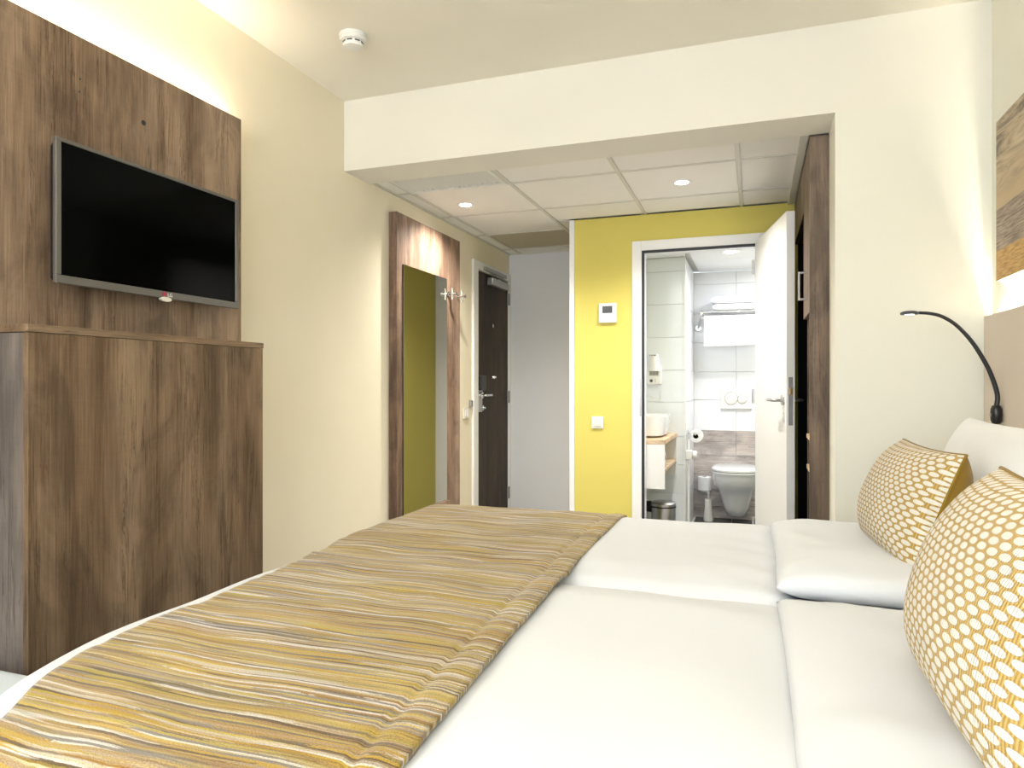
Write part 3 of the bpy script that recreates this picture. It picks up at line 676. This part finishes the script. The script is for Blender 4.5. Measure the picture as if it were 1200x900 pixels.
# ------------------------------------------------------------------ devices on the lime wall
t = thing('thermostat', 'white square thermostat with dark display on the lime wall', 'thermostat', (-.95, YW, 1.60))
obj('body', bx(-.984, -.866, YW-.022, YW-.0005, 1.578, 1.708), 'plastic', t, bev=.004)
obj('display', bx(-.960, -.893, YW-.0235, YW-.0218, 1.642, 1.688), 'dgrey', t)
for k in range(4): obj('button', lathe(BM(), [(.005, -.0015), (.005, 0)], (-.950+k*.020, YW-.022, 1.618), 'Y', 12), 'cream_plastic', t)
obj('marking', bx(-.968, -.958, YW-.0228, YW-.0218, 1.590, 1.594), 'mgrey', t)
t = thing('light_switch', 'small white rocker light switch low on the lime wall', 'switch', (-1.0, YW, .87))
obj('frame', bx(-1.037, -.957, YW-.010, YW-.0005, .872, .952), 'plastic', t, bev=.003)
obj('rocker', bx(-1.022, -.972, YW-.0145, YW-.0095, .886, .938), 'cream_plastic', t, bev=.003)
t = thing('light_switch', 'cream light switch on the left wall between the mirror panel and entrance door', 'switch', (XL, 4.63, .91))
obj('frame', bx(XL+.0005, XL+.011, 4.585, 4.68, .915, .995), 'cream_plastic', t, bev=.003)
obj('rocker', bx(XL+.0105, XL+.016, 4.60, 4.63, .93, .98), 'plastic', t, bev=.002); obj('rocker', bx(XL+.0105, XL+.016, 4.634, 4.665, .93, .98), 'plastic', t, bev=.002)
o = obj('key_card_switch', bx(XL+.0005, XL+.02, 4.695, 4.735, 1.0, 1.05), 'silver', bev=.004); tag(o, 'tiny grey key card slot beside the entrance door frame', 'switch')

# smoke detector
t = thing('smoke_detector', 'round white smoke detector on the bedroom ceiling', 'smoke detector', (-1.585, 2.49, ZC-.05))
c = (-1.585, 2.49, ZC)
obj('base', lathe(BM(), [(.056, -.0005), (.057, -.018), (.054, -.020)], c, 'Z', 36), 'plastic', t, smooth=40)
obj('chamber', lathe(BM(), [(.053, -.020), (.052, -.028), (.040, -.031), (.040, -.040), (.043, -.042), (.040, -.052), (.018, -.056), (.0001, -.056)], c, 'Z', 36), 'plastic', t, smooth=40)
for k in range(8):
    a = 2*PI*k/8+.2; b = BM()
    for da in (0,): tube(b, [(c[0]+.0405*math.cos(a+q), c[1]+.0405*math.sin(a+q), ZC-.0355) for q in (-.26, -.13, 0, .13, .26)], .0028, 6)
    obj('vent_slot', b, 'dgrey', t)

# ------------------------------------------------------------------ TV wall
tp = thing('wood_wall_panel', 'tall oak laminate panel on the left wall behind the television', 'wall panel', (-1.94, 1.0, 0))
obj('board', bx(-1.948, -1.93, -.30, 2.223, .02, 2.223), 'wood_panel', tp, bev=.001)
for y in (-.2, .6, 1.4, 2.1): obj('batten', bx(-1.999, -1.949, y, y+.03, .02, 2.15), 'wood_light', tp)
obj('led_strip', bx(-1.975, -1.95, -.28, 2.20, 2.176, 2.184), 'led', tp, label='warm glowing strip behind the top edge')
for y, z, r in ((1.759, 2.044, .0085), (1.53, 2.095, .003), (1.527, 2.055, .003)):
    obj('screw_hole', lathe(BM(), [(r, -.004), (r, .001), (.0001, .001)], (-1.930, y, z), 'X', 14), 'rubber', tp)
tv = thing('television', 'wall-mounted flat television with black screen and silver bezel', 'television', (-1.88, 1.756, 1.455))
y0, y1, z0, z1, X = 1.394, 2.118, 1.455, 1.868, -1.85
obj('back_case', bx(X-.045, X-.012, y0+.01, y1-.01, z0+.008, z1-.01), 'black', tv, bev=.012)
b = BM(); e = .016; eb = .024
box(b, X-.014, X, y0, y1, z0, z0+eb); box(b, X-.014, X, y0, y1, z1-e*.7, z1); box(b, X-.014, X, y0, y0+e, z0+eb, z1-e*.7); box(b, X-.014, X, y1-e, y1, z0+eb, z1-e*.7)
bz = obj('bezel', b, 'tvframe', tv, bev=.002)
obj('screen', bx(X-.012, X-.003, y0+e, y1-e, z0+eb, z1-e*.7), 'screen', tv)
obj('wall_mount', bx(-1.9295, X-.046, 1.62, 1.90, 1.55, 1.78), 'black', tv)
def text(s, size, m, parent, name='lettering', ext=.0004):
    cu = bpy.data.curves.new('t', 'FONT'); cu.body = s; cu.size = size; cu.extrude = ext; cu.align_x = 'CENTER'
    o = bpy.data.objects.new('t', cu); COL.objects.link(o); dg = bpy.context.evaluated_depsgraph_get()
    me = bpy.data.meshes.new_from_object(o.evaluated_get(dg)); bpy.data.objects.remove(o)
    n = bpy.data.objects.new(name, me); COL.objects.link(n); n.parent = parent; me.materials.clear(); me.materials.append(M[m]); return n
lg = text('LG', .017, 'white', bz); lg.data.transform(Matrix.Rotation(PI/2, 4, 'X')); lg.data.transform(Matrix.Rotation(PI/2, 4, 'Z'))
lg.location = Vector((X+.0006, 1.792, z0+.007)) - Vector(tv.location)
M['red'] = plain('logo_red', (.45, .02, .06), .4)
obj('emblem', lathe(BM(), [(.0075, 0), (.0075, .0012), (.0001, .0012)], (X+.0002, 1.768, z0+.013), 'X', 20), 'red', bz)
tb = lathe(BM(), [(.022, -.003), (.024, 0), (.022, .003), (.0001, .003)], (0, 0, 0), 'X', 24)
for v in tb.verts: v.co = Vector((v.co.x*1.8+X-.002, v.co.y+1.775, v.co.z*.35+z0-.003))
obj('status_lens', tb, 'cream_plastic', bz, smooth=40, label='pale clear lens tab')

cb_ = thing('tall_cabinet', 'tall brown oak laminate cabinet standing below the television', 'cabinet', (-1.78, 1.59, 0))
y0, y1 = 1.167, 2.006
obj('front_panel', bx(-1.663, -1.645, y0+.002, y1-.002, .03, 1.295), 'wood_cab', cb_, bev=.001)
obj('side_panel', bx(-1.929, -1.664, y0+.004, y0+.022, .03, 1.295), 'wood_shaded', cb_, bev=.001)
obj('side_panel', bx(-1.929, -1.664, y1-.022, y1-.004, .03, 1.295), 'wood_cab', cb_, bev=.001)
obj('cabinet_top', bx(-1.929, -1.643, y0, y1, 1.296, 1.315), wood('oak_laminate_rail', (.090, .055, .030), (.190, .124, .072), (.29, .205, .13), along='Y', seed=2.), cb_, bev=.001)
obj('plinth', bx(-1.929, -1.68, y0+.02, y1-.02, 0, .029), 'wood_shaded', cb_)
st = thing('upholstered_stool', 'pale blue-grey upholstered stool beside the tall cabinet', 'stool', (-1.66, .92, 0))
obj('seat', bx(-1.90, -1.42, .70, 1.145, .40, .497), 'stool', st, bev=.03, seg=4)
obj('frame', bx(-1.88, -1.44, .72, 1.125, .34, .40), 'wood_shaded', st)
for x in (-1.87, -1.49):
    for y in (.73, 1.08): obj('leg', bx(x, x+.04, y, y+.04, 0, .34), 'wood_shaded', st)

# mirror panel with hooks
mp = thing('mirror_panel', 'narrow rosy oak panel on the left wall carrying the mirror', 'wall panel', (-1.97, 3.96, 0))
obj('board', bx(-1.999, -1.947, 3.516, 4.414, .02, 2.166), 'wood_mirror', mp, bev=.001)
mm = thing('wall_mirror', 'tall frameless mirror on the oak panel reflecting the olive wall', 'mirror', (-1.944, 3.88, .397))
obj('backing', bx(-1.9468, -1.942, 3.583, 4.187, .397, 1.872), 'black', mm)
obj('glass', bx(-1.9419, -1.940, 3.5845, 4.1855, .3985, 1.8705), 'mirror', mm)
obj('ledge', bx(-1.9468, -1.925, 3.583, 4.187, .372, .396), 'wood_mirror', mm)
for y, lab in ((4.215, 'chrome coat hook nearest the mirror edge'), (4.372, 'chrome coat hook at the far edge of the oak mirror panel')):
    t = thing('coat_hook', lab, 'hook', (-1.947, y, 1.775), 'chrome coat hooks')
    b = BM(); lathe(b, [(.018, 0), (.018, .006), (.007, .008), (.007, .055), (.013, .057), (.013, .062)], (-1.9475, y, 1.775), 'X', 18); obj('peg', b, 'chrome', t, smooth=40)
    b = BM(); tube(b, [(-1.915, y, 1.745), (-1.915, y, 1.805)], .005, 10); lathe(b, [(.009, -.004), (.009, .004)], (-1.915, y, 1.807), 'Z', 12); lathe(b, [(.009, -.004), (.009, .004)], (-1.915, y, 1.743), 'Z', 12); obj('cross_bar', b, 'chrome', t, smooth=40)

# uplight added out of view behind the camera to brighten the ceiling
ul = thing('added_uplight', 'slim floor lamp added out of view to brighten the ceiling', 'lamp', (-1.2, -1.25, 0))
c = (-1.2, -1.25, 0)
obj('base', lathe(BM(), [(.14, .001), (.14, .015), (.02, .03)], c, 'Z', 32), 'steel', ul, smooth=40)
b = BM(); tube(b, [(-1.2, -1.25, .03), (-1.2, -1.25, 1.78)], .013, 14); obj('added_uplight_pole', b, 'steel', ul, smooth=40)
obj('added_uplight_shade', lathe(BM(), [(.03, 1.78), (.10, 1.80), (.17, 1.87), (.168, 1.872), (.10, 1.806), (.0001, 1.79)], c, 'Z', 36), 'white', ul, smooth=60)
obj('added_uplight_disc', lathe(BM(), [(.09, 1.815), (.0001, 1.818)], c, 'Z', 24), 'readlens', ul)
light('added_uplight_beam', 'AREA', (-1.2, -1.25, 1.88), (PI, 0, 0), 60, (1, .96, .90), (.3, .3), shape='DISK')

# ------------------------------------------------------------------ headboard, art, reading lamp
hb = thing('headboard_panel', 'beige wall-mounted headboard panel with glowing strip along its top', 'headboard', (.825, 1.5, .25))
for k, (a, c) in enumerate(((-.10, .95), (.953, 2.0), (2.003, YB-.004))):
    obj('board', bx(.818, .828, a, c, .25, 1.426), 'headboard', hb, bev=.001)
for y in (0, 1.0, 1.95, 2.9): obj('batten', bx(.829, .8445, y, y+.03, .25, 1.37), 'wood_light', hb)
obj('led_strip', bx(.831, .840, -.08, 3.03, 1.372, 1.378), 'led', hb, label='warm glowing strip behind the headboard top')
ar = thing('beach_picture', 'unframed beach landscape print above the headboard', 'picture', (.835, 2.2, 1.543))
obj('panel', bx(.8265, .844, 1.45, 2.944, 1.543, 2.12), 'white', ar)
bm = BM(); uvl = bm.loops.layers.uv.new('uv')
vs = [bm.verts.new(p) for p in ((.826, 2.944, 1.543), (.826, 1.45, 1.543), (.826, 1.45, 2.12), (.826, 2.944, 2.12))]; f = bm.faces.new(vs)
for l, uv in zip(f.loops, ((0,0),(1.5,0),(1.5,1),(0,1))): l[uvl].uv = uv
r = bmesh.ops.extrude_face_region(bm, geom=[f]); bmesh.ops.translate(bm, verts=[e_ for e_ in r['geom'] if isinstance(e_, bmesh.types.BMVert)], vec=(.0004, 0, 0))
obj('print', bm, 'art', ar)
rl = thing('reading_lamp', 'black gooseneck reading lamp on the headboard above the far pillow', 'lamp', (.818, 2.85, 1.065))
bm = lathe(BM(), [(.0001, -.034), (.013, -.032), (.018, -.02), (.0195, 0), (.018, .02), (.013, .032), (.0001, .034)], (0, 0, 0), 'Z', 24)
for v in bm.verts: v.co = Vector((v.co.x*.95+.800, v.co.y+2.85, v.co.z+1.062))
bs = obj('base', bm, 'black', rl, smooth=60)
obj('switch', bx(.7795, .783, 2.843, 2.853, 1.055, 1.067), 'silver', bs)
pts = spline([(.800, 2.85, 1.09), (.803, 2.85, 1.134), (.781, 2.85, 1.212), (.75, 2.85, 1.279), (.719, 2.85, 1.331), (.677, 2.85, 1.382), (.634, 2.85, 1.413), (.597, 2.85, 1.425), (.560, 2.85, 1.429)], 5)
b = BM(); tube(b, pts, [.0085-.003*i/(len(pts)-1) for i in range(len(pts))], 12); obj('gooseneck', b, 'black', rl, smooth=60)
hd = obj('lamp_head', lathe(BM(), [(.028, -.004), (.031, -.001), (.029, .005), (.018, .009), (.0001, .010)], (.531, 2.85, 1.427), 'Z', 30), 'dgrey', rl, smooth=60)
obj('lens', lathe(BM(), [(.027, -.003), (.0001, -.0055)], (.531, 2.85, 1.427), 'Z', 24), 'readlens', hd)

# ------------------------------------------------------------------ bed
FX, NY, FY, SY, ZT = -1.215, .64, 2.565, 1.69, .668
bd = thing('twin_bed', 'double bed of two pushed-together box springs under white bedding', 'bed', (-.2, 1.68, 0))
for a, c in ((NY+.05, SY-.004), (SY+.004, FY-.05)):
    obj('box_spring', bx(FX+.18, .812, a, c, .09, .36), 'boxspring', bd, bev=.015)
    obj('mattress', bx(FX+.18, .812, a+.003, c-.003, .361, .638), 'duvet', bd, bev=.05, seg=4)
    for x in (FX+.22, .72):
        for y in (a+.04, c-.10): obj('leg', bx(x, x+.06, y, y+.06, 0, .089), 'black', bd)

def relief(x, y):
    """soft puff and wrinkles of the bedding"""
    h = .007*noise.noise(Vector((x*2.3, y*2.6, 3)))+.0035*noise.noise(Vector((x*7, y*5, 1)))
    h += .014*math.exp(-((x-.0)/.25)**2)*0
    return h
def drape(px, py, box_, r, ztop, zlow, lift=0):
    """wrap a flat point over a box (x0,x1,y0,y1) with edge radius r"""
    x0, x1, y0, y1 = box_
    cx = min(max(px, x0+r), x1-r); cy = min(max(py, y0+r), y1-r)
    dx, dy = px-cx, py-cy; L = math.hypot(dx, dy)
    if L < 1e-9: return Vector((px, py, ztop+lift))
    nx, ny = dx/L, dy/L; R = r+lift
    if L < r*PI/2:
        a = L/r; return Vector((cx+nx*R*math.sin(a), cy+ny*R*math.sin(a), ztop-r+R*math.cos(a)))
    d = L-r*PI/2
    return Vector((cx+nx*(R+.03*d), cy+ny*(R+.03*d), max(ztop-r-d, zlow)))
def cloth(name, xs, ys, fn, m, thick, smooth=True, sub=0):
    bm = BM(); uvl = bm.loops.layers.uv.new('uv'); G = [[bm.verts.new(fn(x, y)) for y in ys] for x in xs]
    for i in range(len(xs)-1):
        for j in range(len(ys)-1):
            f = bm.faces.new((G[i][j], G[i+1][j], G[i+1][j+1], G[i][j+1]))
            for l, (a, c) in zip(f.loops, ((i,j),(i+1,j),(i+1,j+1),(i,j+1))): l[uvl].uv = (xs[a], ys[c])
    o = obj(name, bm, m, smooth=0)
    s = o.modifiers.new('thickness', 'SOLIDIFY'); s.thickness = thick; s.offset = -1
    if o.data.polygons[len(o.data.polygons)//2].normal.z < 0: s.offset = 1
    return o
def lin(a, b_, n): return [a+(b_-a)*i/n for i in range(n+1)]
def foot_in(p):
    """the hanging foot corner nearest the window is pulled in"""
    if p.y < 1.05 and p.x < -.75: p.x += .10*min(1, ((1.05-p.y)/.36)**2)*min(1, (-.75-p.x)/.35)
    return p
def puff(x, y, y0, y1, x1):
    """height lift, dying at the seams"""
    e = min(1, max(0, (y-y0)/.16)) ; f_ = min(1, max(0, (y1-y)/.16)); g_ = min(1, max(0, (x1-x)/.22))
    sm = lambda t: t*t*(3-2*t)
    return .018*sm(e)*sm(f_)*(.35+.65*sm(g_))
def wr(x, y):  # creases gathering where the bedding meets the pillows
    k = math.exp(-((x-.05)/.16)**2)
    return k*.0045*math.sin(26*y+6*math.sin(3*y)+9*x)*(.4+.6*abs(noise.noise(Vector((x*3, y*4, 7)))))
def mk_duvet(name, y0, y1, outer, lab):
    # outer: 'near' or 'far' side hangs down, inner side tucks into the middle seam
    ext = .33
    if outer == 'near': ya, yb_ = y0-ext, y1+.02; bxx = (FX, 2, y0, y1)
    else: ya, yb_ = y0-.02, y1+ext; bxx = (FX, 2, y0, y1)
    r = .04
    xs = lin(FX-.33, FX+.14, 30)+lin(FX+.14, .09, 60)[1:]; ys = lin(ya, ya+.5, 32)+lin(ya+.5, yb_-.25, 26)[1:]+lin(yb_-.25, yb_, 24)[1:]
    def fn(x, y):
        p = drape(x, y, bxx, r, ZT, .22)
        inner = (y1-y) if outer == 'near' else (y-y0)
        top = p.z > ZT-.03
        k = max(0, min(1, (p.z-ZT+.05)/.05))
        p.z += k*(puff(x, y, y0, y1, .10)+relief(x, y)+wr(x, y))
        if not top: p += Vector((.006*math.sin(y*17)*(x < FX+.05), .006*math.sin(x*15), 0))
        if x > .03: p.z -= min(.02, (x-.03)*.25)
        return foot_in(p)
    o = cloth(name, xs, ys, fn, 'duvet', .010); tag(o, lab, 'duvet', 'white duvets'); return o
mk_duvet('duvet', NY, SY+.006, 'near', 'smooth white duvet on the near half of the bed')
mk_duvet('duvet', SY+.008, FY, 'far', 'smooth white duvet on the far half, towards the bathroom door')

# runner
def mk_runner():
    bxx = (FX-.004, 2, NY-.004, FY+.004); r = .047
    xl0, xl1, xr = -1.122, -1.215, -.412
    ys = lin(NY-.34, NY+.12, 46)+lin(NY+.12, FY-.1, 190)[1:]+lin(FY-.1, FY+.30, 40)[1:]
    ns = 74
    def fn(i, y):
        s = i/ns; tq = min(1, max(0, (y-1.3)/.75)); xl = xl0+(xl1-xl0)*tq*tq*(3-2*tq)
        xrr = xr-.034*min(1, max(0, (y-NY)/1.0))+.002*math.sin(y*9)
        x = xl+(xrr-xl)*s
        p = drape(x, y, bxx, r, ZT, .25, .004)
        k = max(0, min(1, (p.z-ZT+.05)/.05))
        a, b_ = (NY, SY) if y < SY else (SY, FY)
        pf = .020*min(1, max(0, (y-NY)/.16), 1)*min(1, max(0, (FY-y)/.16))
        seam = .006*math.exp(-((y-SY)/.06)**2)
        h = pf-seam+relief(x, y)+.006
        h += .0045*noise.noise(Vector((x*6, y*14, 9)))+.003*noise.noise(Vector((x*4, y*26, 5)))
        # stitched hem along the right edge: groove, then a rolled border
        d = xrr-x
        h += .0035*math.exp(-((d-.030)/.02)**2)-.006*math.exp(-((d-.062)/.007)**2)+.0016*math.sin(y*95+2*math.sin(y*23))*math.exp(-((d-.04)/.035)**2)
        p.z += k*h
        if k <= 0: p += Vector((0, .004*math.sin(x*22), 0))
        return foot_in(p), (x, y)
    bm = BM(); uvl = bm.loops.layers.uv.new('uv'); G = [[None]*len(ys) for _ in range(ns+1)]; UV = {}
    for i in range(ns+1):
        for j, y in enumerate(ys):
            p, uv = fn(i, y); G[i][j] = bm.verts.new(p); UV[(i, j)] = uv
    for i in range(ns):
        for j in range(len(ys)-1):
            q = ((i,j),(i+1,j),(i+1,j+1),(i,j+1)); f = bm.faces.new([G[a][c] for a, c in q])
            for l, key in zip(f.loops, q): l[uvl].uv = UV[key]
    o = obj('bed_runner', bm, 'runner', smooth=0)
    s = o.modifiers.new('thickness', 'SOLIDIFY'); s.thickness = .010; s.offset = 0
    return tag(o, 'mustard, brown and white striped woven runner across the foot of the bed', 'bed runner')
mk_runner()

# pillows
def pillow_bm(w_, h_, t_, side, n=34, pinch=.07, seed=0, px=2.6, wrk=.006, q=.5, pipe=0):
    """one face of a stuffed cushion; local x width, y height, z bulge (side +1/-1)"""
    bm = BM(); uvl = bm.loops.layers.uv.new('uv'); G = []; UV = []
    for i in range(n+1):
        u = math.sin((i/n-.5)*PI)*.55+(i/n*2-1)*.45; row = []; ru = []
        for j in range(n+1):
            v = math.sin((j/n-.5)*PI)*.55+(j/n*2-1)*.45
            x = w_/2*u*(1-pinch*(1-v*v)); y = h_/2*v*(1-pinch*(1-u*u))
            f = max(0, (1-abs(u)**px)*(1-abs(v)**px))**q
            wz = wrk*noise.noise(Vector((x*9, y*9, seed)))*f + wrk*.7*math.sin(40*math.atan2(v-.02, u)+seed)*f*(1-f)*max(0, (u*u+v*v)-.5)
            z = side*(t_/2*f+wz)
            row.append(bm.verts.new((x, y, z))); ru.append((w_/2*u+.5, h_/2*v*1.12+.5))
        G.append(row); UV.append(ru)
    for i in range(n):
        for j in range(n):
            q_ = ((i,j),(i+1,j),(i+1,j+1),(i,j+1)); f = bm.faces.new([G[a][c] for a, c in q_])
            for l, (a, c) in zip(f.loops, q_): l[uvl].uv = UV[a][c]
    return bm
def xf(bm, R, c):
    for v in bm.verts: v.co = R @ v.co + Vector(c)
    return bm
def close_both(w_, h_, t_, **k):
    a = pillow_bm(w_, h_, t_, 1, **k); me = bpy.data.meshes.new('x'); b2 = pillow_bm(w_, h_, t_, -1, **k); b2.to_mesh(me); b2.free(); a.from_mesh(me); bpy.data.meshes.remove(me)
    bmesh.ops.remove_doubles(a, verts=a.verts, dist=1e-5); return a
def frame(lean, yaw, roll_=0):
    """columns: local x -> along the bed's width, y -> up the lean, z -> towards the foot"""
    up = Vector((math.sin(lean), 0, math.cos(lean))); nz = Vector((-math.cos(lean), 0, math.sin(lean))); wx = up.cross(nz)
    R = Matrix((wx, up, nz)).transposed()
    return Matrix.Rotation(yaw, 3, 'Z') @ R @ Matrix.Rotation(roll_, 3, 'Z')
# flat pillows under the upright ones
def flat_pillow(x0, x1, y0, y1, z0, z1, lab, seed):
    bm = close_both(x1-x0, y1-y0, z1-z0, pinch=.02, seed=seed, px=7, q=.42, wrk=.007)
    for v in bm.verts:
        f = v.co.z; v.co.z = f if f > 0 else f*.9
        v.co += Vector(((x0+x1)/2, (y0+y1)/2, (z0+z1)/2))
    o = obj('flat_pillow', bm, 'duvet', smooth=0); tag(o, lab, 'pillow', 'flat pillows at the head'); return o
flat_pillow(.045, .80, .72, 1.672, .645, .708, 'wide flat white pillow on the near half, beside the larger patterned cushion', 2)
flat_pillow(.045, .80, 1.700, 2.44, .65, .748, 'plump flat white pillow on the far half, under the smaller patterned cushion', 5)
def up_pillow(c, w_, h_, t_, lean, yaw, lab, seed, roll_=0):
    bm = close_both(w_, h_, t_, pinch=.05, seed=seed, px=2.6, wrk=.010); xf(bm, frame(lean, yaw, roll_), c)
    o = obj('upright_pillow', bm, 'pillow', smooth=0); tag(o, lab, 'pillow', 'white pillows against the headboard')
up_pillow((.60, 2.20, .872), .72, .40, .19, math.radians(17), .04, 'white pillow propped against the headboard behind the far cushion', 3)
up_pillow((.61, 1.32, .90), .70, .42, .18, math.radians(17), 0, 'white pillow propped at the right edge, behind the near cushion', 8)
def cushion(c, w_, h_, t_, lean, yaw, lab, seed, roll_=0):
    t = thing('cushion', lab, 'cushion', c, 'mustard patterned cushions'); R = frame(lean, yaw, roll_)
    f = pillow_bm(w_, h_, t_, 1, seed=seed, n=44, pinch=.06, px=2.3, wrk=.004); xf(f, R, c); fo = obj('front_cover', f, 'weave', t, smooth=0)
    k = pillow_bm(w_, h_, t_*1.1, -1, seed=seed, n=44, pinch=.06, px=2.3, wrk=.004); xf(k, R, c); obj('back_cover', k, 'mustard', t, smooth=0, label='plain mustard brown back')
    pts = []
    N = 24
    for (a0, a1) in (((-1,-1),(1,-1)), ((1,-1),(1,1)), ((1,1),(-1,1)), ((-1,1),(-1,-1))):
        for i in range(N):
            s = i/N; u = a0[0]+(a1[0]-a0[0])*s; v = a0[1]+(a1[1]-a0[1])*s
            pts.append(R @ Vector((w_/2*u*(1-.06*(1-v*v)), h_/2*v*(1-.06*(1-u*u)), 0))+Vector(c))
    pts.append(pts[0]); b = BM(); tube(b, pts, .0035, 6); obj('piping', b, 'mustard', t, smooth=60)
cushion((.385, 2.075, .860), .48, .31, .20, math.radians(20), math.radians(5), 'mustard honeycomb cushion farther away, leaning in front of the far white pillow', 1)
cushion((.330, 1.10, .868), .52, .345, .22, math.radians(20), 0, 'mustard honeycomb cushion nearest the camera, cropped at the right edge', 6)
